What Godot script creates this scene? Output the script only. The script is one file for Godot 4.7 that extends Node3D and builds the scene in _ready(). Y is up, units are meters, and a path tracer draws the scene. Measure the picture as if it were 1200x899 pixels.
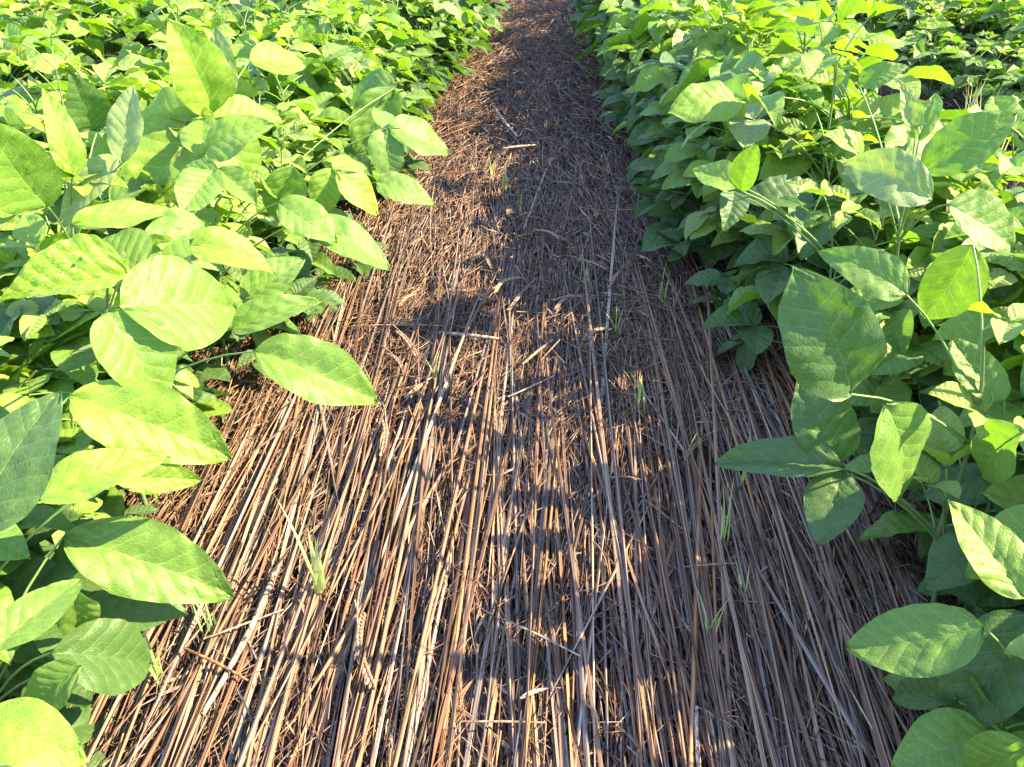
extends Node3D
# Soybean rows either side of a path of rolled straw, seen from standing height.

var rng := RandomNumberGenerator.new()
var taken := {}
var leaf_mats := []
var leaf_meshes := []
var stem_mat: StandardMaterial3D
var young_stem_mat: StandardMaterial3D
var straw_meshes := []
var straw_mats := []
var ribbon_meshes := []
var straw_stuff_mat: StandardMaterial3D

# Named plants: leaflets as [base x y z, tip x y z, width, tone]; deep and pale tones also hold shade and gloss
const HEROES := {
	"A": [[-0.487,0.500,-0.816,-0.589,0.509,-0.739,0.081,0], [-0.460,0.500,-0.735,-0.377,0.446,-0.853,0.122,1], [-0.492,0.460,-0.993,-0.384,0.420,-1.015,0.066,0], [-0.489,0.470,-1.050,-0.539,0.460,-0.942,0.083,1]],
	"B": [[-0.366,0.380,-0.842,-0.211,0.324,-0.843,0.089,1], [-0.425,0.370,-0.915,-0.310,0.394,-0.965,0.053,1], [-0.444,0.360,-1.021,-0.365,0.411,-1.071,0.071,1]],
	"C": [[-0.489,0.440,-0.647,-0.340,0.362,-0.660,0.085,0], [-0.463,0.410,-0.523,-0.370,0.418,-0.589,0.050,0], [-0.443,0.370,-0.601,-0.369,0.340,-0.638,0.036,0], [-0.415,0.490,-0.399,-0.375,0.561,-0.480,0.070,2]],
	"D": [[-0.524,0.280,-0.603,-0.353,0.197,-0.606,0.088,1], [-0.480,0.320,-0.422,-0.445,0.320,-0.508,0.047,1], [-0.485,0.240,-0.480,-0.415,0.162,-0.536,0.082,2], [-0.466,0.300,-0.367,-0.380,0.270,-0.355,0.056,0], [-0.448,0.240,-0.466,-0.516,0.195,-0.444,0.047,1], [-0.471,0.280,-0.529,-0.492,0.198,-0.522,0.043,1], [-0.489,0.260,-0.608,-0.591,0.215,-0.621,0.087,2]],
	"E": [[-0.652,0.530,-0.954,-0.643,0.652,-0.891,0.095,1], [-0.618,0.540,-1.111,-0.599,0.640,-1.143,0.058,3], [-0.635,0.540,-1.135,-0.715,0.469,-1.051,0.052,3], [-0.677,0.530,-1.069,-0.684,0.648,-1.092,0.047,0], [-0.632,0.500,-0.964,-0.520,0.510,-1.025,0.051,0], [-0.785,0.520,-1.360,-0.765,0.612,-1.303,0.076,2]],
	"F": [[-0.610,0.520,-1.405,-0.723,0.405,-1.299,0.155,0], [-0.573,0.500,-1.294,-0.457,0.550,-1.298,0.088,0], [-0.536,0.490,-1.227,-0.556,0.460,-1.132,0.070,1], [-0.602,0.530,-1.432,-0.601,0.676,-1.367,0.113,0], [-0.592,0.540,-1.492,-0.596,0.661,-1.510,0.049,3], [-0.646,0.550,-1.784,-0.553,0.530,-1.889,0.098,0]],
	"G": [[-0.435,0.440,-1.216,-0.340,0.400,-1.185,0.077,1], [-0.398,0.400,-1.243,-0.262,0.320,-1.234,0.088,1], [-0.500,0.460,-1.319,-0.480,0.389,-1.365,0.060,1], [-0.439,0.460,-1.345,-0.487,0.355,-1.343,0.079,1]],
	"H": [[-0.342,0.420,-1.742,-0.204,0.370,-1.787,0.115,1], [-0.365,0.450,-1.982,-0.461,0.312,-1.916,0.119,1], [-0.341,0.360,-1.552,-0.219,0.330,-1.558,0.075,1], [-0.390,0.420,-1.445,-0.317,0.332,-1.452,0.079,0]],
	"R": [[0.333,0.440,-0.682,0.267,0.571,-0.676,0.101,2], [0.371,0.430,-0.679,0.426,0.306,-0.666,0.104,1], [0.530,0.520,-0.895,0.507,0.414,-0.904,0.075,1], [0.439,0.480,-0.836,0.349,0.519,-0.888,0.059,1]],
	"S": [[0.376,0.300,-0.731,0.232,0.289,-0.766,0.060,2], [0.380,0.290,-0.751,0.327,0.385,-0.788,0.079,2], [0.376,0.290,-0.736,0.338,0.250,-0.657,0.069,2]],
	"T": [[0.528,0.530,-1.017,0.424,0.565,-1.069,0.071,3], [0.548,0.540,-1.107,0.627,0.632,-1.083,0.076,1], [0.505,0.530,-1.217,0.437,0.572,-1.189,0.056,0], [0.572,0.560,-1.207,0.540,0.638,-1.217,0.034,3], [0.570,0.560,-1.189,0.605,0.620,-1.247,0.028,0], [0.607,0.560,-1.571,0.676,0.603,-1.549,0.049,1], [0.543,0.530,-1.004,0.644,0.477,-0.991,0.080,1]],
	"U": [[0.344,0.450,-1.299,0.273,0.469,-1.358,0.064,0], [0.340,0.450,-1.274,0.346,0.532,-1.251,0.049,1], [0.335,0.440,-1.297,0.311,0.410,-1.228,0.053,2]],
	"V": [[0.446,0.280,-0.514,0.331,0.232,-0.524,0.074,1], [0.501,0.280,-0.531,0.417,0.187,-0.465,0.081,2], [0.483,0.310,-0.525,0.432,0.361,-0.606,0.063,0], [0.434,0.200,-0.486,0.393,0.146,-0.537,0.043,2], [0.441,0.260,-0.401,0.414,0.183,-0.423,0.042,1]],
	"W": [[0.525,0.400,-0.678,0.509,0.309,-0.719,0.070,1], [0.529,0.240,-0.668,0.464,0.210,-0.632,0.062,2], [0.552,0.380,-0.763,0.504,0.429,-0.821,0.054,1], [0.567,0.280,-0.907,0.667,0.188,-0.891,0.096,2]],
}

func _ready() -> void:
	rng.seed = 7411
	setup_view()
	make_materials()
	make_ground()
	make_leaf_meshes()
	make_straw()
	make_plants()
	make_small_things()

# ---------------------------------------------------------------- camera, sky, sun
func setup_view() -> void:
	var cam := Camera3D.new()
	cam.name = "camera"
	cam.fov = 53.0
	cam.near = 0.02
	cam.far = 400.0
	add_child(cam)
	cam.position = Vector3(0, 0.90, 0)
	cam.rotation_degrees = Vector3(-33.7, 2.1, 0)
	cam.current = true
	var sun := DirectionalLight3D.new()
	sun.name = "sun"
	add_child(sun)
	var el := deg_to_rad(38.0)
	var az := deg_to_rad(6.0)     # degrees ahead of straight right
	var toward := Vector3(cos(el) * cos(az), sin(el), -cos(el) * sin(az))
	sun.look_at_from_position(toward * 20.0, Vector3.ZERO, Vector3.UP)
	sun.light_energy = 1.6
	sun.light_color = Color(1.0, 0.92, 0.78)
	sun.light_angular_distance = 0.6
	sun.shadow_enabled = true
	var env := Environment.new()
	env.background_mode = Environment.BG_SKY
	var sky := Sky.new()
	var sm := ProceduralSkyMaterial.new()
	sm.sky_top_color = Color(0.41, 0.50, 0.71)
	sm.sky_horizon_color = Color(0.72, 0.78, 0.86)
	sm.sky_curve = 0.15
	sm.ground_bottom_color = Color(0.22, 0.20, 0.14)
	sm.ground_horizon_color = Color(0.55, 0.60, 0.60)
	sm.sun_angle_max = 20.0
	sky.sky_material = sm
	env.sky = sky
	env.background_energy_multiplier = 1.35
	env.tonemap_mode = Environment.TONE_MAPPER_LINEAR
	env.tonemap_exposure = 4.9
	env.sdfgi_enabled = true
	env.ssao_enabled = true
	env.ssil_enabled = true
	var we := WorldEnvironment.new()
	we.name = "environment"
	we.environment = env
	add_child(we)

# ---------------------------------------------------------------- helpers
func lin(r: float, g: float, b: float) -> Color:
	return Color(r, g, b).linear_to_srgb()

func numbered(called: String) -> String:
	if not taken.has(called):
		taken[called] = 0
		return called
	taken[called] += 1
	return "%s_%03d" % [called, taken[called]]

func tag(o: Node, label: String, category: String, group := "") -> void:
	o.set_meta("label", label)
	o.set_meta("category", category)
	if group != "":
		o.set_meta("group", group)

func part(called: String, mesh: Mesh, mat: Material, parent: Node3D, xf := Transform3D.IDENTITY) -> MeshInstance3D:
	var o := MeshInstance3D.new()
	o.name = called
	o.mesh = mesh
	o.material_override = mat
	parent.add_child(o, true)
	o.transform = xf
	return o

func top(called: String, mesh: Mesh, mat: Material, xf := Transform3D.IDENTITY) -> MeshInstance3D:
	return part(numbered(called), mesh, mat, self, xf)

func base(called: String, at: Vector3, turn := 0.0) -> Node3D:
	var o := Node3D.new()
	o.name = numbered(called)
	add_child(o)
	o.position = at
	o.rotation.y = turn
	return o

func commit(v: PackedVector3Array, n: PackedVector3Array, uv: PackedVector2Array, idx: PackedInt32Array) -> ArrayMesh:
	var a := []
	a.resize(Mesh.ARRAY_MAX)
	a[Mesh.ARRAY_VERTEX] = v
	a[Mesh.ARRAY_NORMAL] = n
	a[Mesh.ARRAY_TEX_UV] = uv
	a[Mesh.ARRAY_INDEX] = idx
	var m := ArrayMesh.new()
	m.add_surface_from_arrays(Mesh.PRIMITIVE_TRIANGLES, a)
	return m

func tube(pts: Array, radii: Array, sides := 6, uv_turns := 1.0) -> ArrayMesh:
	var v := PackedVector3Array(); var n := PackedVector3Array(); var uv := PackedVector2Array(); var idx := PackedInt32Array()
	var count := pts.size()
	var side := Vector3.ZERO
	for i in count:
		var p: Vector3 = pts[i]
		var a: Vector3 = pts[maxi(0, i - 1)]
		var b: Vector3 = pts[mini(count - 1, i + 1)]
		var t := (b - a).normalized()
		if side == Vector3.ZERO:
			side = t.cross(Vector3(0.31, 0.2, 0.93)).normalized()
		side = (side - t * side.dot(t)).normalized()
		var up := t.cross(side)
		for k in sides + 1:
			var ang := TAU * k / sides
			var d := side * cos(ang) + up * sin(ang)
			v.append(p + d * float(radii[i]))
			n.append(d)
			uv.append(Vector2(uv_turns * k / sides, float(i) / (count - 1)))
	var w := sides + 1
	for i in count - 1:
		for k in sides:
			var a0 := i * w + k
			idx.append_array(PackedInt32Array([a0, a0 + w, a0 + 1, a0 + 1, a0 + w, a0 + w + 1]))
	for e in [0, count - 1]:
		var c0 := v.size()
		var dir: Vector3 = ((pts[0] as Vector3) - (pts[1] as Vector3)).normalized() if e == 0 else ((pts[count - 1] as Vector3) - (pts[count - 2] as Vector3)).normalized()
		v.append(pts[e]); n.append(dir); uv.append(Vector2(0.5, 0.5))
		for k in sides:
			var q: int = int(e) * w + k
			v.append(v[q]); n.append(dir); uv.append(Vector2(0.5, 0.5))
		for k in sides:
			idx.append_array(PackedInt32Array([c0, c0 + 1 + k, c0 + 1 + (k + 1) % sides]))
	return commit(v, n, uv, idx)

# a grid given by a function of (row, column) -> [position, uv]
func sheet(rows: int, cols: int, f: Callable, holes := []) -> ArrayMesh:
	var v := PackedVector3Array(); var n := PackedVector3Array(); var uv := PackedVector2Array(); var idx := PackedInt32Array()
	var w := cols + 1
	for i in rows + 1:
		for j in w:
			var r: Array = f.call(i, j)
			v.append(r[0]); uv.append(r[1])
	for i in rows + 1:
		for j in w:
			var du: Vector3 = v[i * w + mini(cols, j + 1)] - v[i * w + maxi(0, j - 1)]
			var dv: Vector3 = v[mini(rows, i + 1) * w + j] - v[maxi(0, i - 1) * w + j]
			var nn := dv.cross(du)
			n.append(nn.normalized() if nn.length() > 1e-12 else Vector3.UP)
	for i in rows:
		for j in cols:
			var bitten := false
			for h in holes:
				var off := Vector2((float(i) / rows - h[0]) / h[2], (float(j) / cols - h[1]) / h[3])
				bitten = bitten or off.length() < 1.0 + 0.35 * sin(i * 0.9 + j * 0.7) * cos(j * 0.8)
			if bitten:
				continue
			var a0 := i * w + j
			idx.append_array(PackedInt32Array([a0, a0 + 1, a0 + w, a0 + 1, a0 + w + 1, a0 + w]))
	return commit(v, n, uv, idx)

# ---------------------------------------------------------------- materials
func make_materials() -> void:
	var fine := FastNoiseLite.new()
	fine.seed = 5
	fine.frequency = 0.05
	fine.fractal_octaves = 4
	var coarse := FastNoiseLite.new()
	coarse.seed = 9
	coarse.frequency = 0.012
	# leaf blade: pale midrib, side veins, blotchy green; and the relief between the veins
	var size := 320
	var col := Image.create(size, size, false, Image.FORMAT_RGB8)
	var hgt := Image.create(size, size, false, Image.FORMAT_RGB8)
	for yy in size:
		for xx in size:
			var x := (xx + 0.5) / size - 0.5
			var z := (yy + 0.5) / size
			var ax := absf(x)
			var s := (z - 0.62 * ax + 0.35 * ax * ax) * 7.2 + (0.25 if x > 0.0 else 0.0) + 0.12 * coarse.get_noise_2d(xx * 1.2, yy * 1.2 + 700.0)
			var fs := absf(s - roundf(s))
			var mid := clampf(1.0 - ax / (0.016 * (1.15 - z)), 0.0, 1.0)
			var lat := clampf(1.0 - fs / 0.065, 0.0, 1.0) * clampf(1.2 - ax * 1.6, 0.0, 1.0)
			var s2 := (z + 0.75 * ax) * 24.0 + 1.5 * fine.get_noise_2d(xx * 0.5, yy * 0.5)
			var lat2 := clampf(1.0 - absf(s2 - roundf(s2)) / 0.14, 0.0, 1.0) * 0.35
			var vein := maxf(maxf(mid, lat * 0.85), lat2 * 0.6)
			var blot := fine.get_noise_2d(xx * 1.4, yy * 1.4) * 0.06 + coarse.get_noise_2d(xx * 2.0, yy * 2.0) * 0.045
			var b := 0.81 + blot
			var patch := clampf((coarse.get_noise_2d(xx * 1.1 + 400.0, yy * 1.1) - 0.05) * 1.6, 0.0, 0.35)
			col.set_pixel(xx, yy, Color(clampf(b + 0.24 * vein + 0.07 * patch, 0, 1), clampf(b + 0.16 * vein, 0, 1), clampf(b + 0.34 * vein - 0.04, 0, 1)))
			var h := 0.25 + 0.45 * pow(sin(PI * fs), 0.8) * clampf(ax / 0.05, 0.0, 1.0) + 0.16 * fine.get_noise_2d(xx * 1.8, yy * 1.8) - 0.25 * mid
			hgt.set_pixel(xx, yy, Color(h, h, h))
	col.generate_mipmaps()
	var col_t := ImageTexture.create_from_image(col)
	var hgt_t := ImageTexture.create_from_image(hgt)
	# tones: 0 fresh yellow-green, 1 mid green, 2 deep green (lower leaves, shade partly put into the colour), 3 pale silvery green (sun gloss put into the colour), 4 young tip, 5 ageing yellow
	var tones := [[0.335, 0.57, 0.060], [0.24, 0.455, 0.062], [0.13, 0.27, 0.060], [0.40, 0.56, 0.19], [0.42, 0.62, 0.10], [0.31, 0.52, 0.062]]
	for i in tones.size():
		var t: Array = tones[i]
		var m := StandardMaterial3D.new()
		m.resource_name = "leaf_blade_%d" % i
		m.albedo_color = lin(t[0], t[1], t[2])
		m.albedo_texture = col_t
		m.roughness = 0.50
		m.rim_enabled = true
		m.rim = 0.32
		m.rim_tint = 0.4
		m.metallic_specular = 0.5
		m.heightmap_enabled = true
		m.heightmap_texture = hgt_t
		m.heightmap_scale = 0.15
		m.backlight_enabled = true
		m.backlight = Color(0.92, 0.98, 0.45)
		m.cull_mode = BaseMaterial3D.CULL_DISABLED
		leaf_mats.append(m)
	stem_mat = StandardMaterial3D.new()
	stem_mat.albedo_color = lin(0.12, 0.19, 0.05)
	stem_mat.roughness = 0.6
	stem_mat.rim_enabled = true
	stem_mat.rim = 0.2
	young_stem_mat = StandardMaterial3D.new()
	young_stem_mat.albedo_color = lin(0.15, 0.27, 0.05)
	young_stem_mat.roughness = 0.55
	young_stem_mat.rim_enabled = true
	young_stem_mat.rim = 0.2
	# straw: fibres along the stalk, stained patches and dark joints
	var si := Image.create(64, 512, false, Image.FORMAT_RGB8)
	for yy in 512:
		for xx in 64:
			var fib := fine.get_noise_2d(xx * 9.0, yy * 0.25) * 0.22
			var stain := coarse.get_noise_2d(xx * 0.8 + 300.0, yy * 1.3) * 0.42
			var spot := clampf((fine.get_noise_2d(xx * 1.5 + 50.0, yy * 0.9) - 0.22) * 2.2, 0.0, 0.5)
			var b := clampf(0.80 + fib + stain - spot, 0.15, 1.0)
			si.set_pixel(xx, yy, Color(b, clampf(b * (0.97 - 0.05 * spot), 0, 1), clampf(b * (0.94 - 0.12 * spot) + 0.02, 0, 1)))
	var straw_t := ImageTexture.create_from_image(si)
	straw_stuff_mat = StandardMaterial3D.new()
	straw_stuff_mat.resource_name = "straw"
	straw_stuff_mat.albedo_texture = straw_t
	straw_stuff_mat.vertex_color_use_as_albedo = true
	straw_stuff_mat.roughness = 0.72
	straw_stuff_mat.metallic_specular = 0.38
	for c in STRAW_COLOURS:
		var m := StandardMaterial3D.new()
		m.resource_name = "straw_stalk"
		m.albedo_texture = straw_t
		m.albedo_color = lin(c[0], c[1], c[2])
		m.roughness = 0.7
		m.metallic_specular = 0.38
		straw_mats.append(m)

# linear base colours of dead stalks, most common first
const STRAW_COLOURS := [[0.355, 0.222, 0.122], [0.280, 0.158, 0.083], [0.41, 0.278, 0.158], [0.180, 0.112, 0.066], [0.53, 0.415, 0.270], [0.325, 0.265, 0.200], [0.42, 0.225, 0.095]]
const STRAW_WORDS := ["tan", "reddish brown", "light tan", "dark brown", "pale cream", "weathered grey", "orange brown"]

func straw_colour() -> int:
	var r := rng.randf()
	return 0 if r < 0.24 else 1 if r < 0.40 else 2 if r < 0.57 else 3 if r < 0.68 else 4 if r < 0.78 else 5 if r < 0.92 else 6

# ---------------------------------------------------------------- ground
func make_ground() -> void:
	var noise := FastNoiseLite.new()
	noise.seed = 21
	noise.frequency = 0.02
	noise.fractal_octaves = 5
	var img := Image.create(512, 512, false, Image.FORMAT_RGB8)
	var him := Image.create(512, 512, false, Image.FORMAT_RGB8)
	for y in 512:
		for x in 512:
			var a := noise.get_noise_2d(x, y)
			var b := noise.get_noise_2d(x * 5.0 + 900.0, y * 5.0)
			var k := clampf(0.5 + 0.5 * a + 0.35 * b, 0.0, 1.0)
			img.set_pixel(x, y, Color(0.16 + 0.16 * k, 0.115 + 0.13 * k, 0.085 + 0.11 * k))
			var h := clampf(0.5 + 0.4 * a + 0.4 * b, 0.0, 1.0)
			him.set_pixel(x, y, Color(h, h, h))
	var m := StandardMaterial3D.new()
	m.resource_name = "soil"
	m.albedo_texture = ImageTexture.create_from_image(img)
	m.heightmap_enabled = true
	m.heightmap_texture = ImageTexture.create_from_image(him)
	m.heightmap_scale = 1.5
	m.roughness = 0.95
	m.uv1_triplanar = true
	m.uv1_world_triplanar = true
	m.uv1_scale = Vector3(1.3, 1.3, 1.3)
	var bump := FastNoiseLite.new()
	bump.seed = 4
	bump.frequency = 0.9
	# finer cells near the path, one sheet out to the horizon
	var f := func(i: int, j: int) -> Array:
		var a := (i / 120.0 - 0.5) * 2.0
		var b := (j / 120.0 - 0.5) * 2.0
		var z := -4.0 + 7.0 * a + signf(a) * 190.0 * pow(absf(a), 9.0)
		var x := 6.0 * b + signf(b) * 190.0 * pow(absf(b), 9.0)
		return [Vector3(x, 0.012 * bump.get_noise_2d(x * 3.0, z * 3.0) - 0.006, z), Vector2(x, z)]
	var g := part("ground", sheet(120, 120, f), m, self)
	g.set_meta("kind", "structure")
	g.set_meta("label", "dark crumbly soil under the straw and the bean rows")

# ---------------------------------------------------------------- straw
func make_straw() -> void:
	for k in 8:
		var pts := []; var rad := []
		var bend := rng.randf_range(-0.012, 0.012)
		var bend2 := rng.randf_range(-0.010, 0.010)
		var kink := rng.randf_range(0.3, 0.7)
		var kinkby := rng.randf_range(-0.02, 0.02) if k % 3 == 0 else 0.0
		var joint := rng.randf_range(0.25, 0.45)
		var marks := [0.0, 0.12, joint - 0.012, joint, joint + 0.012, 0.5, 0.62, joint + 0.408, joint + 0.42, joint + 0.432, 0.9 + 0.0, 1.0]
		marks.sort()
		for t in marks:
			pts.append(Vector3(bend * sin(t * PI) + kinkby * maxf(0.0, t - kink), bend2 * sin(t * TAU) * 0.6, t - 0.5))
			var r: float = 1.0 - 0.35 * t
			if absf(t - joint) < 0.001 or absf(t - joint - 0.42) < 0.001:
				r *= 1.22
			rad.append(r)
		# radius scaled later: x and y by the stalk's radius, so the bend is in radii
		for i in pts.size():
			pts[i] = Vector3(pts[i].x * 260.0, pts[i].y * 260.0, pts[i].z)
		straw_meshes.append(tube(pts, rad, 6))
	for k in 6:
		var curl := rng.randf_range(0.3, 2.4) * (1 if k % 2 else -1)
		var arch := rng.randf_range(0.03, 0.14)
		var hook := rng.randf_range(-0.12, 0.12)
		var f := func(i: int, j: int) -> Array:
			var t := i / 10.0
			var w := (j - 1.0) * 0.5 * pow(sin(PI * clampf(t * 0.92 + 0.06, 0.0, 1.0)), 0.6)
			var a := curl * t
			var c := Vector3(hook * t * t, arch * sin(PI * t), t - 0.5)
			return [c + Vector3(cos(a) * w * 0.05, sin(a) * w * 0.05 + (0.008 * absf(j - 1.0)), 0), Vector2(j / 2.0, t)]
		ribbon_meshes.append(sheet(10, 2, f))
	# everything nobody could count is joined into a few meshes, one for each stretch of the path
	var heaps := []
	for k in 5:
		heaps.append([PackedVector3Array(), PackedVector3Array(), PackedVector2Array(), PackedColorArray(), PackedInt32Array()])
	# long stalks lying along the path, layer on layer
	for i in 12500:
		var z := rng.randf_range(-2.5, 0.45)
		var askew := rng.randf() < 0.28
		var px := path_x(0.80)
		lay(heaps[0 if z > -1.0 else 1], Vector3(px, 0.004 + 0.040 * rng.randf(), z), px * -3.0 + rng.randfn(0.0, 5.4) + (rng.randfn(0.0, 18.0) if askew else 0.0), rng.randfn(0.0, 1.5), rng.randf_range(0.12, 0.42) if askew else rng.randf_range(0.30, 0.95), rng.randf_range(0.0008, 0.0018), 6, 5)
	# the same going on up the path, shorter and more crossed
	for i in 5600:
		var z := -1.9 - 7.3 * pow(rng.randf(), 1.25)
		lay(heaps[1 if z > -3.0 else 2], Vector3(path_x(0.85), 0.004 + 0.035 * rng.randf(), z), rng.randfn(0.0, 17.0), rng.randfn(0.0, 3.5), rng.randf_range(0.20, 0.7), rng.randf_range(0.0012, 0.0025), 4, 5)
	# broken bits and heads tangled over them
	for i in 16000:
		var z := -1.15 - 7.9 * pow(rng.randf(), 1.35)
		lay(heaps[1 if z > -3.0 else 2], Vector3(path_x(0.85), 0.020 + 0.040 * rng.randf(), z), rng.randfn(0.0, 50.0), rng.randfn(0.0, 14.0), rng.randf_range(0.02, 0.16), rng.randf_range(0.0006, 0.0015), 3, 4)
	for i in 9000:
		lay(heaps[0], Vector3(path_x(0.75), 0.035 + 0.020 * rng.randf(), rng.randf_range(-1.7, -0.4)), rng.randfn(0.0, 34.0), rng.randfn(0.0, 7.0), rng.randf_range(0.02, 0.13), rng.randf_range(0.0004, 0.0011), 3, 4)
	# the neighbouring paths
	for i in 5200:
		var x := rng.randf_range(0.95, 1.95) * (1.0 if i % 2 else -1.0)
		lay(heaps[3], Vector3(x, 0.005 + 0.035 * rng.randf(), rng.randf_range(-8.0, -0.6)), rng.randfn(0.0, 26.0), rng.randfn(0.0, 6.0), rng.randf_range(0.08, 0.5), rng.randf_range(0.0012, 0.0024), 3, 4)
	# dry leaf blades and sheaths among the stalks
	for i in 4200:
		var z := 0.3 - 8.5 * pow(rng.randf(), 1.2)
		var l := rng.randf_range(0.02, 0.10)
		var yaw := rng.randfn(0.0, 0.7)
		var w := l * rng.randf_range(0.7, 1.5)
		var b := Basis(Vector3.UP, yaw) * Basis(Vector3.BACK, rng.randf_range(-0.8, 0.8)) * Basis.from_scale(Vector3(w, l * 0.8, l))
		var c: Array = STRAW_COLOURS[[2, 4, 0, 4, 6, 5][i % 6]]
		var v := rng.randf_range(0.75, 1.15)
		add_mesh(heaps[4], ribbon_meshes[i % ribbon_meshes.size()], Transform3D(b, Vector3(path_x(0.82), 0.040 + 0.012 * rng.randf(), z)), Color(c[0] * v, c[1] * v, c[2] * v))
	var mat_root := Node3D.new()
	mat_root.name = numbered("straw_mulch")
	add_child(mat_root)
	mat_root.set_meta("kind", "stuff")
	mat_root.set_meta("label", "thick mat of flattened brown straw covering the path between the rows")
	mat_root.set_meta("category", "straw")
	for k in heaps.size():
		var h: Array = heaps[k]
		var arr := []
		arr.resize(Mesh.ARRAY_MAX)
		arr[Mesh.ARRAY_VERTEX] = h[0]
		arr[Mesh.ARRAY_NORMAL] = h[1]
		arr[Mesh.ARRAY_TEX_UV] = h[2]
		arr[Mesh.ARRAY_COLOR] = h[3]
		arr[Mesh.ARRAY_INDEX] = h[4]
		var m := ArrayMesh.new()
		m.add_surface_from_arrays(Mesh.PRIMITIVE_TRIANGLES, arr)
		var o := part("husk_layer" if k == 4 else "straw_layer", m, straw_stuff_mat, mat_root)
		o.set_meta("kind", "stuff")
	# the stalks that lie on top and can be picked out one by one
	for i in 290:
		var z := rng.randf_range(-1.35, -0.35)
		var c := straw_colour()
		var x := rng.randf_range(-0.56, 0.54)
		var yaw := x * -3.0 + rng.randfn(0.0, 4.0) + (rng.randfn(0.0, 16.0) if rng.randf() < 0.14 else 0.0)
		var r := rng.randf_range(0.0010, 0.0021)
		var o := top("straw_stalk", straw_meshes[i % straw_meshes.size()], straw_mats[c], stalk_xf(Vector3(x, 0.045 + 0.012 * rng.randf(), z), yaw, rng.randfn(0.0, 1.2), rng.randf_range(0.16, 0.32) if absf(yaw) > 11.0 else rng.randf_range(0.32, 0.75), r))
		var lie := "askew across the others" if absf(yaw) > 11.0 else "lengthwise"
		var where := "beside the sunlit row" if x < -0.25 else "beside the shading row" if x > 0.22 else "on the middle of the path"
		var girth := "thick " if r > 0.00175 else "thin " if r < 0.00135 else ""
		tag(o, "%s%s straw stalk lying %s %s" % [girth, STRAW_WORDS[c], lie, where], "straw", "loose straw stalks on top of the path")

func path_x(half: float) -> float:
	return rng.randf_range(-half, half)

func stalk_xf(at: Vector3, yaw: float, pitch: float, length: float, radius: float) -> Transform3D:
	var b := Basis(Vector3.UP, deg_to_rad(yaw)) * Basis(Vector3.RIGHT, deg_to_rad(pitch)) * Basis(Vector3.BACK, rng.randf() * TAU) * Basis.from_scale(Vector3(radius, radius, length))
	return Transform3D(b, at)

# one stalk of the mat, appended to a heap [positions, normals, uvs, colours, indices]
func lay(heap: Array, at: Vector3, yaw: float, pitch: float, length: float, radius: float, segs: int, sides: int) -> void:
	var c: Array = STRAW_COLOURS[straw_colour()]
	var v := rng.randf_range(0.42, 1.25)
	var e := rng.randfn(0.0, 0.04)
	var colour := Color(c[0] * v * (1.0 + e), c[1] * v, c[2] * v * (1.0 - e))
	var b := Basis(Vector3.UP, deg_to_rad(yaw)) * Basis(Vector3.RIGHT, deg_to_rad(pitch))
	var bend := rng.randfn(0.0, 0.020) * length
	var hump := rng.randfn(0.0, 0.008) * length
	var knee := rng.randf_range(-0.12, 0.12) * length if rng.randf() < 0.35 else 0.0
	var bulge := rng.randi() % segs
	var u0 := rng.randf()
	var v0 := rng.randf()
	var pos: PackedVector3Array = heap[0]
	var nor: PackedVector3Array = heap[1]
	var uvs: PackedVector2Array = heap[2]
	var cols: PackedColorArray = heap[3]
	var idx: PackedInt32Array = heap[4]
	var first := pos.size()
	for i in segs + 1:
		var t := float(i) / segs
		var p := at + b * Vector3(bend * sin(PI * t) + knee * maxf(0.0, t - 0.55), hump * sin(PI * t), (t - 0.5) * length)
		var r := radius * (1.0 - 0.3 * t) * (1.2 if i == bulge and segs > 4 else 1.0)
		for k in sides:
			var ang := TAU * k / sides
			var d := b * Vector3(cos(ang), sin(ang), 0)
			pos.append(p + d * r)
			nor.append(d)
			uvs.append(Vector2(u0 + float(k) / sides, v0 + t * length * 1.4))
			cols.append(colour)
	for i in segs:
		for k in sides:
			var a0 := first + i * sides + k
			var a1 := first + i * sides + (k + 1) % sides
			idx.append(a0); idx.append(a0 + sides); idx.append(a1)
			idx.append(a1); idx.append(a0 + sides); idx.append(a1 + sides)
	heap[0] = pos; heap[1] = nor; heap[2] = uvs; heap[3] = cols; heap[4] = idx

func add_mesh(heap: Array, mesh: ArrayMesh, xf: Transform3D, colour: Color) -> void:
	var a := mesh.surface_get_arrays(0)
	var first: int = heap[0].size()
	var vs: PackedVector3Array = a[Mesh.ARRAY_VERTEX]
	var ns: PackedVector3Array = a[Mesh.ARRAY_NORMAL]
	var us: PackedVector2Array = a[Mesh.ARRAY_TEX_UV]
	var nb := xf.basis.inverse().transposed()
	for i in vs.size():
		heap[0].append(xf * vs[i])
		heap[1].append((nb * ns[i]).normalized())
		heap[2].append(us[i])
		heap[3].append(colour)
	for i in (a[Mesh.ARRAY_INDEX] as PackedInt32Array):
		heap[4].append(first + i)

# ---------------------------------------------------------------- soybean plants
func leaf_outline(t: float, a: float, b: float) -> float:
	var w := a / (a + b)
	return pow(t, a) * pow(1.0 - t, b) / (pow(w, a) * pow(1.0 - w, b))

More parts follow.
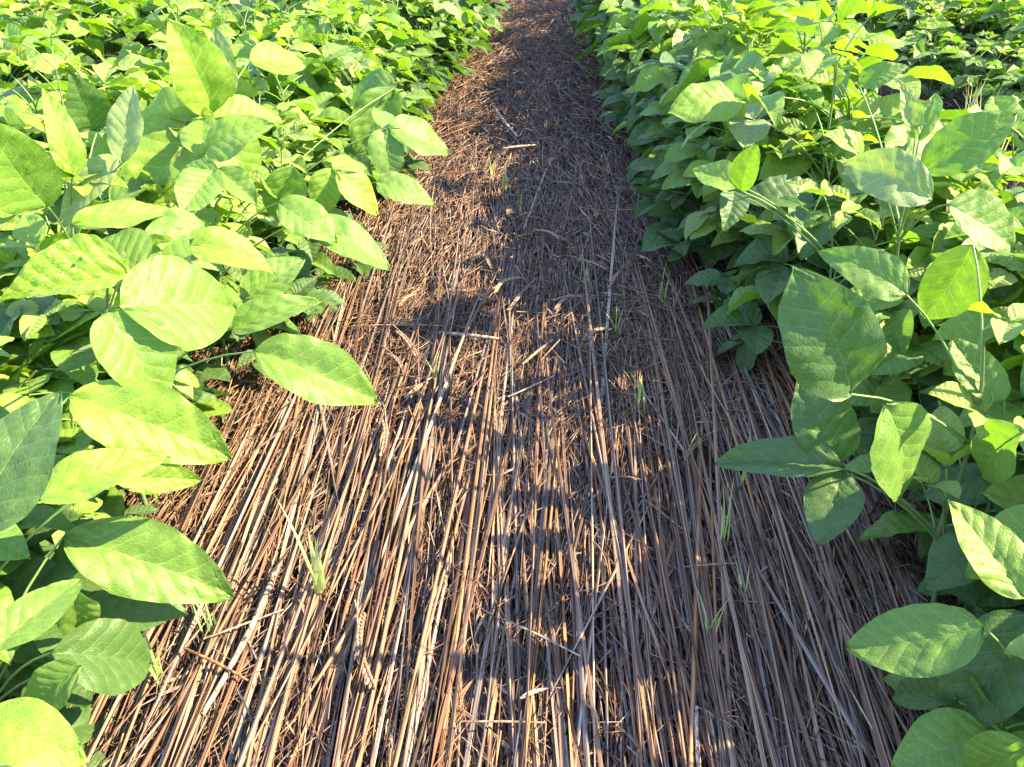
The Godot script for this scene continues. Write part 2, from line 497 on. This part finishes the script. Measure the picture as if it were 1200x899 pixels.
func make_leaf_meshes() -> void:
	var wob := FastNoiseLite.new()
	wob.frequency = 1.0
	for k in 21:
		var fold := rng.randf_range(0.08, 0.34) if k % 3 != 2 else rng.randf_range(0.38, 0.60)
		var droop := rng.randf_range(0.04, 0.26)
		var arch := rng.randf_range(0.0, 0.08)
		var twist := rng.randf_range(-0.35, 0.35)
		var roll := rng.randf_range(0.0, 0.12)
		var wave := rng.randf_range(0.010, 0.032)
		var phase := rng.randf() * 9.0
		var skew := rng.randf_range(-0.06, 0.06)
		var nr := 96 if k == 20 else 22
		var nc := 72 if k == 20 else 10
		var ea := rng.randf_range(0.50, 0.72)
		var eb := rng.randf_range(0.76, 1.00)
		var uneven := rng.randf_range(-0.10, 0.10)
		var curl := rng.randf_range(-0.25, 0.35) if k % 5 == 1 else 0.0
		var f := func(i: int, j: int) -> Array:
			var t := float(i) / nr
			var v := 2.0 * j / nc - 1.0
			var hw := 0.5 * (1.0 + uneven * signf(v)) * leaf_outline(clampf(t, 0.0, 1.0), ea, eb) * (1.0 + 0.03 * wob.get_noise_2d(t * 7.0 + phase, signf(v) * 3.0))
			if i == 0:
				hw = 0.012
			var x := v * hw + skew * sin(PI * t)
			var ax := absf(v * hw)
			var y := fold * ax - roll * 4.0 * ax * ax * ax - droop * t * t + curl * v * hw * t * absf(v) + arch * sin(PI * t)
			y += wave * sin(t * 13.0 + phase + signf(v) * 1.3) * v * v
			y += 0.030 * wob.get_noise_2d(t * 5.0 + phase * 3.0, v * 3.0)
			# lifted between the side veins
			var s := (t - 0.62 * ax + 0.35 * ax * ax) * 7.2 + (0.25 if v > 0.0 else 0.0)
			y += 0.007 * absf(sin(PI * s)) * clampf(ax * 8.0, 0.0, 1.0)
			var a := twist * t
			var xr := x * cos(a)
			y += x * sin(a)
			return [Vector3(xr, y, t), Vector2(0.5 + v * hw, t)]
		leaf_meshes.append(sheet(nr, nc, f, [[0.42, 0.30, 0.040, 0.030], [0.50, 0.36, 0.020, 0.022], [0.33, 0.26, 0.014, 0.03], [0.62, 0.63, 0.022, 0.018], [0.55, 0.22, 0.012, 0.016]] if k == 20 else []))

func leaflet(parent: Node3D, at: Vector3, along: Vector3, normal: Vector3, length: float, width: float, tone: int, variant := -1) -> MeshInstance3D:
	var z := along.normalized()
	var x := normal.cross(z).normalized()
	var y := z.cross(x)
	var k := variant if variant >= 0 else (20 if rng.randf() < 0.04 else rng.randi() % 20)
	return part("leaflet", leaf_meshes[k], leaf_mats[tone], parent, Transform3D(Basis(x * width, y * length, z * length), at))

func curve_pts(a: Vector3, b: Vector3, sag: Vector3, n: int) -> Array:
	var out := []
	for i in n + 1:
		var t := float(i) / n
		out.append(a.lerp(b, t) + sag * (4.0 * t * (1.0 - t)))
	return out

func taper(r0: float, r1: float, n: int) -> Array:
	var out := []
	for i in n + 1:
		out.append(lerpf(r0, r1, float(i) / n))
	return out

# a petiole with three leaflets; all in the plant's own space
func trifoliate(plant: Node3D, from: Vector3, azimuth: float, rise: float, reach: float, size: float, tone: int) -> void:
	var out := Vector3(cos(azimuth), 0, sin(azimuth))
	var tip := from + (out * cos(rise) + Vector3.UP * sin(rise)) * reach
	var lf := part("leaf", tube(curve_pts(from, tip, Vector3(0, 0.10 * reach, 0), 5), taper(0.0017, 0.0011, 5), 5), young_stem_mat, plant)
	var side := out.cross(Vector3.UP)
	var tilt := rng.randf_range(-0.6, 0.2) + maxf(0.0, rise - 0.4) * 1.1
	for k in [-1, 0, 1]:
		var a: float = k * rng.randf_range(1.05, 1.5)
		var dir := (out * cos(a) + side * sin(a)) * 1.0 + Vector3.UP * (tilt + rng.randf_range(-0.25, 0.2))
		var n := Vector3.UP + Vector3(rng.randfn(0.12, 0.30), 0, rng.randfn(0.0, 0.30)) + out * 0.25
		var l := size * (1.08 if k == 0 else 0.94) * rng.randf_range(0.9, 1.1)
		leaflet(lf, tip + dir.normalized() * (0.018 if k == 0 else 0.003), dir, n, l, l * rng.randf_range(0.60, 0.76), tone)

func build_plant(at: Vector3, height: float, nodes: int, size: float, label: String, group: String, spread := 1.0) -> Node3D:
	# nodes: leaves up the stem; spread: how far they reach
	var p := base("soybean_plant", at)
	tag(p, label, "soybean plant", group)
	var lean := Vector3(rng.randfn(0, 0.04), 0, rng.randfn(0, 0.04))
	var pts := []
	for i in 8:
		var t := i / 7.0
		pts.append(Vector3(0, -0.02, 0) + lean * t + Vector3(rng.randfn(0, 0.004), (height * 0.92 + 0.02) * t, rng.randfn(0, 0.004)))
	part("stem", tube(pts, taper(0.0044, 0.0017, 7), 6), stem_mat, p)
	var az := rng.randf() * TAU
	for i in nodes:
		var t := 0.16 + 0.84 * float(i) / (nodes - 1)
		var k := clampf(t * 7.0, 0.0, 6.999)
		var from: Vector3 = (pts[int(k)] as Vector3).lerp(pts[int(k) + 1], k - int(k))
		az += PI + rng.randfn(0.0, 0.55)
		var young := t > 0.86
		var reach := (rng.randf_range(0.05, 0.09) if young else lerpf(0.15, 0.19, rng.randf()) * (1.1 - 0.25 * t)) * spread
		var rise := rng.randf_range(0.7, 1.2) if young else rng.randf_range(0.15, 0.75)
		var s := size * (rng.randf_range(0.55, 0.80) if young else rng.randf_range(0.85, 1.12))
		var r := rng.randf()
		var tone := (4 if r < 0.5 else 0) if young else (0 if r < 0.30 else 1 if r < 0.72 else 5 if r < 0.9 else 3) if t > 0.58 else (1 if r < 0.25 else 2)  # lower leaves mostly deep green, deepening the shaded row side by colour
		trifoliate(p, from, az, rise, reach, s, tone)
	return p

func copy_of(src: Node3D, at: Vector3, turn: float, k: float, label: String, group: String) -> Node3D:
	var o := src.duplicate() as Node3D
	o.name = numbered("soybean_plant")
	add_child(o)
	o.position = at
	o.rotation.y = turn
	o.scale = Vector3(k, k * rng.randf_range(0.93, 1.07), k)
	tag(o, label, "soybean plant", group)
	return o

func make_plants() -> void:
	var words := {
		"A": "soybean plant carrying one very broad leaf with small insect holes",
		"B": "soybean plant with a long pointed leaf hanging over the sunlit straw",
		"C": "soybean plant with glowing yellow-green leaves beside the green grass tuft",
		"D": "low soybean plant with shaded leaves drooping to the straw edge",
		"E": "soybean plant with a pale upright leaf above a bare soil gap",
		"F": "soybean plant with a bright upright leaf behind the pale upright one",
		"G": "soybean plant with small drooping leaves along the sunlit straw edge",
		"H": "soybean plant with leaves reaching out where the path narrows",
		"R": "soybean plant with two broad cupped leaves half in shadow",
		"S": "low soybean plant with three dark leaves spread over shaded straw",
		"T": "tall soybean plant with pale glossy leaves and narrow upright tips",
		"U": "soybean plant with a small bright leaf pair above the shaded side",
		"V": "soybean plant with an oval leaf jutting over the shaded straw",
		"W": "soybean plant with deep green leaves between the cupped and oval leaves",
	}
	for key in HEROES:
		named_plant(HEROES[key], words[key], key == "A", key in "AFH")
	var near := "soybean plants lining the straw path"
	var far := "soybean plants in the neighbouring rows"
	var protos := []
	for i in 8:
		var at := Vector3(-0.72, 0, -2.05 - i * 0.20)
		protos.append(build_plant(at, rng.randf_range(0.45, 0.53), 17 + i % 3, rng.randf_range(0.098, 0.120), row_label(at, 1.0), near))
	var dense := []
	for i in 4:
		var at := Vector3(0.60, 0, -1.40 - i * 0.16)
		dense.append(build_plant(at, rng.randf_range(0.40, 0.46), 22, rng.randf_range(0.084, 0.100), row_label(at, 0.2), near, 0.95))
	# [x, spread across, first z, last z, smallest, largest, step, group]
	var lines := [
		[0.52, 0.03, -1.75, -5.2, 0.85, 1.08, 0.14, near, true],
		[1.86, 0.05, -2.2, -6.0, 0.62, 0.78, 0.20, far, true],
		[0.74, 0.04, -0.75, -1.5, 0.75, 0.90, 0.16, near, true],
		[-0.64, 0.03, -1.25, -4.6, 0.75, 0.95, 0.17, near, true],
		[-0.80, 0.05, -0.45, -1.3, 0.80, 0.95, 0.17, near, true],
		[-1.15, 0.06, -0.9, -2.6, 0.90, 1.10, 0.22, near, true],
		[-0.69, 0.02, -0.36, -0.80, 0.60, 0.72, 0.13, near, true],
		[-0.70, 0.05, -3.65, -6.9, 1.0, 1.2, 0.18, near],
		[0.66, 0.05, -1.62, -6.9, 1.05, 1.28, 0.17, near],
		[-0.88, 0.05, -0.35, -2.0, 0.80, 0.98, 0.15, near],
		[-0.76, 0.03, -0.65, -2.0, 0.62, 0.78, 0.16, near],
		[0.90, 0.05, -0.20, -1.6, 0.95, 1.06, 0.14, near],
		[0.70, 0.03, -0.62, -1.6, 0.58, 0.70, 0.15, near],
		[0.80, 0.03, -0.28, -1.5, 0.84, 1.0, 0.13, near],
		[-1.06, 0.06, -1.6, -4.8, 0.92, 1.10, 0.21, near],
		[0.95, 0.05, -1.0, -4.8, 0.60, 0.78, 0.20, near],
		[-1.92, 0.07, -1.6, -6.4, 0.95, 1.15, 0.21, far],
		[-2.24, 0.07, -1.9, -5.2, 0.95, 1.20, 0.23, far],
		[2.12, 0.06, -1.9, -7.2, 0.80, 0.96, 0.18, far],
		[2.42, 0.07, -2.1, -7.2, 0.9, 1.05, 0.20, far],
		[2.75, 0.08, -3.0, -7.0, 1.0, 1.15, 0.24, far],
		[-2.60, 0.10, -3.2, -5.0, 1.0, 1.2, 0.36, far],
	]
	for l in lines:
		var z: float = l[2]
		while z > l[3]:
			var k := rng.randf_range(l[4], l[5])
			var at := Vector3(l[0] + rng.randfn(0, l[1]), 0, z)
			if absf(at.x) < 0.9:
				at.x *= 1.0 - 0.055 * clampf(-z - 2.2, 0.0, 5.0)
			copy_of((dense if l.size() > 8 else protos)[rng.randi() % (4 if l.size() > 8 else 8)], at, rng.randf() * TAU, k, row_label(at, (k - l[4]) / (l[5] - l[4])), l[7])
			z -= l[6] * rng.randf_range(0.8, 1.2)

func row_label(at: Vector3, size: float) -> String:
	var stature := "tall" if size > 0.66 else "short" if size < 0.33 else "middling"
	var ax := absf(at.x)
	var by := "level with the pale grass tuft" if at.z > -1.0 else "level with the short thick stick" if at.z > -1.9 else "level with the low weed" if at.z > -2.75 else "level with the far thick stick" if at.z > -3.7 else "just beyond the far thick stick" if at.z > -4.8 else "far beyond the last thick stick"
	if ax > 1.5:
		return "%s soybean plant in the row past the %s row, %s" % [stature, "sunlit" if at.x < 0 else "shading", by.replace("yellow-green grass", "pale grass")]
	var side := "sunlit" if at.x < 0 else "shaded"
	if ax > 0.97 or (ax > 0.8 and at.z > -2.0):
		return "%s soybean plant behind the %s path edge, %s" % [stature, side, by]
	return "%s soybean plant at the %s path edge, %s" % [stature, side, by]

func named_plant(leaves: Array, label: String, bitten: bool, companions: bool) -> void:
	var mid := Vector3.ZERO
	var tallest := 0.0
	for l in leaves:
		mid += Vector3(l[0], 0, l[2])
		tallest = maxf(tallest, l[1])
	mid /= leaves.size()
	var s := signf(mid.x)
	var at := Vector3(s * (maxf(absf(mid.x) + 0.10, 0.62) if s < 0.0 else maxf(absf(mid.x) + 0.06, 0.56)), 0, mid.z)
	var p := base("soybean_plant", at)
	tag(p, label, "soybean plant", "soybean plants lining the straw path")
	var height := tallest - 0.05
	var pts := []
	for i in 8:
		var t := i / 7.0
		pts.append(Vector3(-s * 0.05 * t * t + rng.randfn(0, 0.003), -0.02 + (height + 0.02) * t, rng.randfn(0, 0.004)))
	part("stem", tube(pts, taper(0.0044, 0.0016, 7), 6), stem_mat, p)
	for i in 2:
		trifoliate(p, pts[7], rng.randf() * TAU, rng.randf_range(0.5, 1.0), rng.randf_range(0.02, 0.04), rng.randf_range(0.045, 0.06), 4)
	for l in leaves:
		var b := Vector3(l[0], l[1], l[2]) - at
		var t := Vector3(l[3], l[4], l[5]) - at
		var k := clampf((b.y - 0.11) / (height + 0.02) * 7.0, 0.5, 6.9)
		var from: Vector3 = (pts[int(k)] as Vector3).lerp(pts[int(k) + 1], k - int(k))
		var lf := part("leaf", tube(curve_pts(from, b, Vector3(0, 0.015, 0), 5), taper(0.0018, 0.0012, 5), 5), young_stem_mat, p)
		var eye := (Vector3(0, 0.9, 0) - Vector3(l[0], l[1], l[2])).normalized()
		var n := Vector3.UP * 0.6 + eye * 0.75 + Vector3(rng.randfn(0.1, 0.12), 0, rng.randfn(0.0, 0.12))
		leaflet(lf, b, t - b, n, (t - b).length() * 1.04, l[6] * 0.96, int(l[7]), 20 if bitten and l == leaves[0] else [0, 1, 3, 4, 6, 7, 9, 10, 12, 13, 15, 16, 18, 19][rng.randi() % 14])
		if companions and l[6] > 0.05:
			var z := (t - b).normalized()
			var x := n.cross(z).normalized()
			var size := (t - b).length() * 0.82
			for sgn in [-1.0, 1.0]:
				if rng.randf() < 0.55:
					var d: Vector3 = z * 0.25 + x * sgn - Vector3.UP * rng.randf_range(0.25, 0.6)
					leaflet(lf, b - z * 0.012 - n.normalized() * 0.008, d, n + x * sgn * 0.4, size, size * rng.randf_range(0.6, 0.72), int(l[7]))
	# lower leaves in the shade of the upper ones
	var az := rng.randf() * TAU
	for i in (8 if at.z < -0.8 else 5):
		az = (0.0 if s > 0.0 else PI) + rng.randf_range(-1.5, 1.5) * (1.0 if at.z < -0.62 else 1.9)
		var k := rng.randf_range(1.6, 5.2)
		var from: Vector3 = (pts[int(k)] as Vector3).lerp(pts[int(k) + 1], k - int(k))
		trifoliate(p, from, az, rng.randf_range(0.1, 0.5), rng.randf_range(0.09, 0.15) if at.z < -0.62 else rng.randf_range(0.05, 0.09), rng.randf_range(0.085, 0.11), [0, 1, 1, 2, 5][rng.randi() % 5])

# ---------------------------------------------------------------- small things on the straw
func make_small_things() -> void:
	# single stalks that catch the eye: [from x z, to x z, height, radius, colour, label]
	var singles := [
		[-0.368, -0.753, -0.392, -0.534, 0.062, 0.0042, 4, "broad pale stalk lying beside the sunlit grass tuft"],
		[-0.444, -0.618, -0.349, -0.578, 0.068, 0.0020, 6, "short yellowish straw lying crosswise near the path edge"],
		[-0.426, -0.635, -0.338, -0.691, 0.066, 0.0014, 4, "thin cream straw slanting across below the shaded leaves"],
		[-0.514, -1.261, -0.280, -1.168, 0.070, 0.0015, 4, "thin pale straw slanting out from under the long pointed leaf"],
		[-0.407, -1.461, -0.202, -1.480, 0.068, 0.0015, 2, "thin tan straw lying straight across the stalks beside the pale stick"],
		[-0.211, -1.442, -0.080, -1.431, 0.066, 0.0042, 4, "short thick pale stick lying crosswise on the middle of the path"],
		[-0.194, -3.321, -0.084, -2.917, 0.072, 0.0060, 4, "pale thick stick lying at the shadow edge up the path"],
		[0.021, -2.536, -0.043, -2.022, 0.070, 0.0034, 2, "long light straw slanting over the tangled bits up the path"],
		[-0.132, -2.756, -0.016, -2.822, 0.072, 0.0040, 4, "short pale straw lying crosswise beside the weeds up the path"],
		[0.218, -0.783, 0.297, -0.799, 0.066, 0.0013, 2, "thin straw lying crosswise in the shade by the dark leaves"],
		[0.172, -0.932, 0.230, -0.866, 0.066, 0.0012, 0, "thin straw slanting in the shade below the green blade"],
		[-0.052, -1.204, 0.038, -1.291, 0.066, 0.0016, 4, "thin cream straw slanting across the middle shadow"],
		[-0.028, -1.320, 0.036, -1.432, 0.066, 0.0030, 2, "wide flat straw slanting at the far side of the middle shadow"],
		[0.172, -2.172, 0.326, -2.205, 0.066, 0.0022, 2, "straw lying crosswise in the shade up the path"],
		[0.201, -0.560, 0.192, -0.440, 0.066, 0.0026, 4, "pale straw lying lengthwise beside the frayed straw clump"],
		[-0.036, -0.680, 0.065, -0.629, 0.068, 0.0015, 4, "thin pale straw slanting across the sunlit middle stalks"],
		[-0.080, -0.529, 0.021, -0.535, 0.068, 0.0014, 2, "thin light straw lying straight across beneath the pale seed husk"],
		[0.124, -3.867, 0.000, -3.810, 0.066, 0.0034, 0, "straw lying crosswise where the path is all shade"],
	]
	for a in singles:
		var p := Vector3(a[0], a[4], a[1]); var q := Vector3(a[2], a[4] - 0.006, a[3])
		var l := p.distance_to(q)
		var mesh := tube(curve_pts(Vector3.ZERO, q - p, Vector3(rng.randfn(0, 0.02), 0.012, 0) * l, 6), [a[5], a[5] * 0.98, a[5] * 0.95, a[5] * 1.12, a[5] * 0.9, a[5] * 0.84, a[5] * 0.7], 7)
		tag(top("straw_stalk", mesh, straw_mats[a[6]], Transform3D(Basis.IDENTITY, p)), a[7], "straw")
	# ears of the rolled cereal: overlapping grains on a stalk, with awns
	ear(Vector3(-0.224, 0.068, -0.690), Vector3(-0.186, 0.060, -0.560), 0.0052, "cream cereal ear lying lengthwise on the sunlit straw")
	ear(Vector3(-0.309, 0.072, -1.442), Vector3(-0.238, 0.062, -1.329), 0.0060, "curled pale cereal ear beside the short thick pale stick")
	ear(Vector3(-0.280, 0.066, -1.130), Vector3(-0.262, 0.060, -1.010), 0.0050, "pale cereal ear at the near edge of the middle shadow")
	ear(Vector3(0.112, 0.066, -1.410), Vector3(0.172, 0.060, -1.486), 0.0046, "cereal ear lying in the shaded half of the path")
	ear(Vector3(-0.10, 0.066, -1.62), Vector3(-0.03, 0.060, -1.74), 0.0052, "small cereal ear among the tangled bits on mid path")
	ear(Vector3(0.06, 0.066, -1.95), Vector3(-0.02, 0.060, -2.04), 0.0052, "small cereal ear beside the long light slanting straw")
	for i in 12:
		var at := Vector3(rng.randf_range(-0.35, 0.35), 0.060, rng.randf_range(-3.0, -1.2))
		var way := Basis(Vector3.UP, rng.randfn(0.0, 0.8)) * Vector3(0, -0.004, rng.randf_range(0.07, 0.11))
		ear(at, at + way, rng.randf_range(0.0040, 0.0052), "cereal ear half buried in the tangled straw bits")
	# a white husk and a frayed clump
	var husk := top("seed_husk", ribbon_meshes[1], straw_mats[4], Transform3D(Basis(Vector3.UP, 2.2) * Basis.from_scale(Vector3(0.16, 0.035, 0.05)), Vector3(0.010, 0.070, -0.575)))
	tag(husk, "small white papery husk resting on the sunlit stalks", "husk")
	var clump := base("frayed_straw", Vector3(0.226, 0.050, -0.555))
	tag(clump, "frayed clump of pale straw ends in a fleck of sun", "straw")
	for i in 9:
		var a := rng.randf_range(-0.6, TAU * 0.6)
		var tip := Vector3(cos(a) * 0.024, rng.randf_range(0.008, 0.022), sin(a) * 0.024)
		part("straw_end", tube(curve_pts(Vector3.ZERO, tip, Vector3(0, 0.004, 0), 4), taper(0.0014, 0.0005, 4), 5), straw_mats[[4, 2, 6][i % 3]], clump)
	# green grass and weeds coming up through the straw
	var dry_green := StandardMaterial3D.new()
	dry_green.albedo_color = lin(0.30, 0.37, 0.14)
	dry_green.roughness = 0.5
	dry_green.backlight_enabled = true
	dry_green.backlight = Color(0.8, 0.8, 0.5)
	dry_green.cull_mode = BaseMaterial3D.CULL_DISABLED
	var fresh_green := dry_green.duplicate() as StandardMaterial3D
	fresh_green.albedo_color = lin(0.20, 0.33, 0.10)
	tuft(Vector3(-0.297, 0.03, -0.731), 11, 0.19, 0.0062, dry_green, "pale yellow-green grass tuft growing out of the sunlit straw")
	tuft(Vector3(-0.465, 0.03, -0.586), 7, 0.13, 0.0048, fresh_green, "small green grass tuft beneath the shaded drooping leaves")
	tuft(Vector3(0.258, 0.03, -1.037), 3, 0.15, 0.0030, fresh_green, "thin green grass blades bent over the shaded straw")
	tuft(Vector3(0.290, 0.03, -0.852), 6, 0.14, 0.0034, fresh_green, "green grass tuft in shade beside the three dark leaves")
	tuft(Vector3(-0.111, 0.03, -2.422), 8, 0.10, 0.0050, fresh_green, "low green weed on the sunlit tangle up the path")
	tuft(Vector3(0.177, 0.03, -1.494), 6, 0.09, 0.0034, fresh_green, "small green weed in the shade behind the shaded cereal ear")
	tuft(Vector3(0.300, 0.03, -0.753), 4, 0.11, 0.0030, fresh_green, "sparse green grass blades in the shade of the oval leaf")
	var shoots := [
		[-0.43, -0.66, 0.12, "short green grass shoot beside the broad pale stalk"], [-0.50, -0.74, 0.11, "green grass shoot close under the yellow-green leaves"],
		[0.34, -0.98, 0.15, "slender green grass shoot near the three dark leaves"], [0.24, -0.68, 0.10, "tiny green grass shoot on the shaded stalks"],
		[0.20, -1.22, 0.14, "slender green grass shoot on the shaded mid path"], [0.12, -1.72, 0.12, "small green grass shoot where the litter begins"],
		[-0.06, -2.20, 0.11, "green grass shoot beside the low weed up the path"], [-0.16, -2.55, 0.11, "green grass shoot on the sunlit litter up the path"],
		[0.30, -1.65, 0.14, "green grass shoot at the foot of the shading row"], [-0.20, -1.28, 0.08, "tiny green grass shoot at the edge of the middle shadow"]]
	for g in shoots:
		tuft(Vector3(g[0], 0.035, g[1]), 5, g[2], 0.0036, fresh_green, g[3])
	tuft(Vector3(1.44, 0.03, -2.60), 18, 0.34, 0.0050, dry_green, "dry yellowish grass clump in the gap before the next row")
	tuft(Vector3(1.35, 0.03, -2.30), 14, 0.30, 0.0050, dry_green, "sparse yellowish grass clump at the near edge of the gap")
	tuft(Vector3(1.58, 0.03, -2.98), 16, 0.32, 0.0050, dry_green, "yellowish grass clump against the dark side of the next row")

func tuft(at: Vector3, blades: int, height: float, width: float, mat: Material, label: String) -> void:
	var t := base("grass_tuft", at)
	tag(t, label, "grass")
	for i in blades:
		var a := rng.randf() * TAU
		var lean := rng.randf_range(0.05, 0.42)
		var h := height * rng.randf_range(0.55, 1.0)
		var tw := rng.randf_range(-1.0, 1.0)
		var f := func(r: int, c: int) -> Array:
			var u := r / 9.0
			var p := Vector3(0, h * (u - 0.35 * lean * u * u), h * lean * u * u)
			var w := width * (1.0 - pow(u, 2.2)) * (0.6 + 0.8 * u) * (c - 1.0) * 0.5
			return [p + Vector3(cos(tw * u) * w, absf(c - 1.0) * width * 0.12, sin(tw * u) * w), Vector2(c / 2.0, u)]
		part("blade", sheet(9, 2, f), mat, t, Transform3D(Basis(Vector3.UP, a), Vector3(rng.randfn(0, 0.004), 0, rng.randfn(0, 0.004))))

func ear(from: Vector3, to: Vector3, radius: float, label: String) -> void:
	var e := base("cereal_ear", from)
	tag(e, label, "cereal ear", "cereal ears on the straw")
	var d := to - from
	var side := d.cross(Vector3.UP).normalized()
	var bow := side * rng.randfn(0.0, 0.10) * d.length() + Vector3(0, 0.008, 0)
	part("ear_stalk", tube(curve_pts(-d * 0.35, d * 0.9, bow, 8), taper(0.0017, 0.0010, 8), 5), straw_mats[2], e)
	var grain := tube([Vector3(0, 0, -0.5), Vector3(0, 0, -0.36), Vector3(0, 0, -0.1), Vector3(0, 0, 0.2), Vector3(0, 0, 0.42), Vector3(0, 0, 0.5)], [0.02, 0.26, 0.42, 0.34, 0.12, 0.02], 6)
	var awn := tube([Vector3.ZERO, Vector3(0, 0, 0.5), Vector3(0, 0.03, 1.0)], [0.010, 0.007, 0.003], 4)
	var count := int(d.length() / (radius * 0.75))
	for i in count:
		var u := 0.10 + 0.86 * float(i) / count
		var c := d * u * 0.92 + bow * (4.0 * u * (1.0 - u))
		var s := 1.0 if i % 2 else -1.0
		var z := (d.normalized() + side * 0.30 * s + Vector3(0, rng.randf_range(-0.05, 0.25), 0)).normalized()
		var x := Vector3.UP.cross(z).normalized()
		var y := z.cross(x)
		var g := part("grain", grain, straw_mats[[2, 0, 2, 4][i % 4]], e, Transform3D(Basis(x * radius * 1.3, y * radius * 1.3, z * radius * 2.3), c + side * s * radius * 0.45))
		if i % 2 == 0:
			part("awn", awn, straw_mats[4], g, Transform3D(Basis.from_scale(Vector3(8.0 / 10.0, 8.0 / 10.0, rng.randf_range(1.8, 3.0))), Vector3(0, 0, 0.4)))
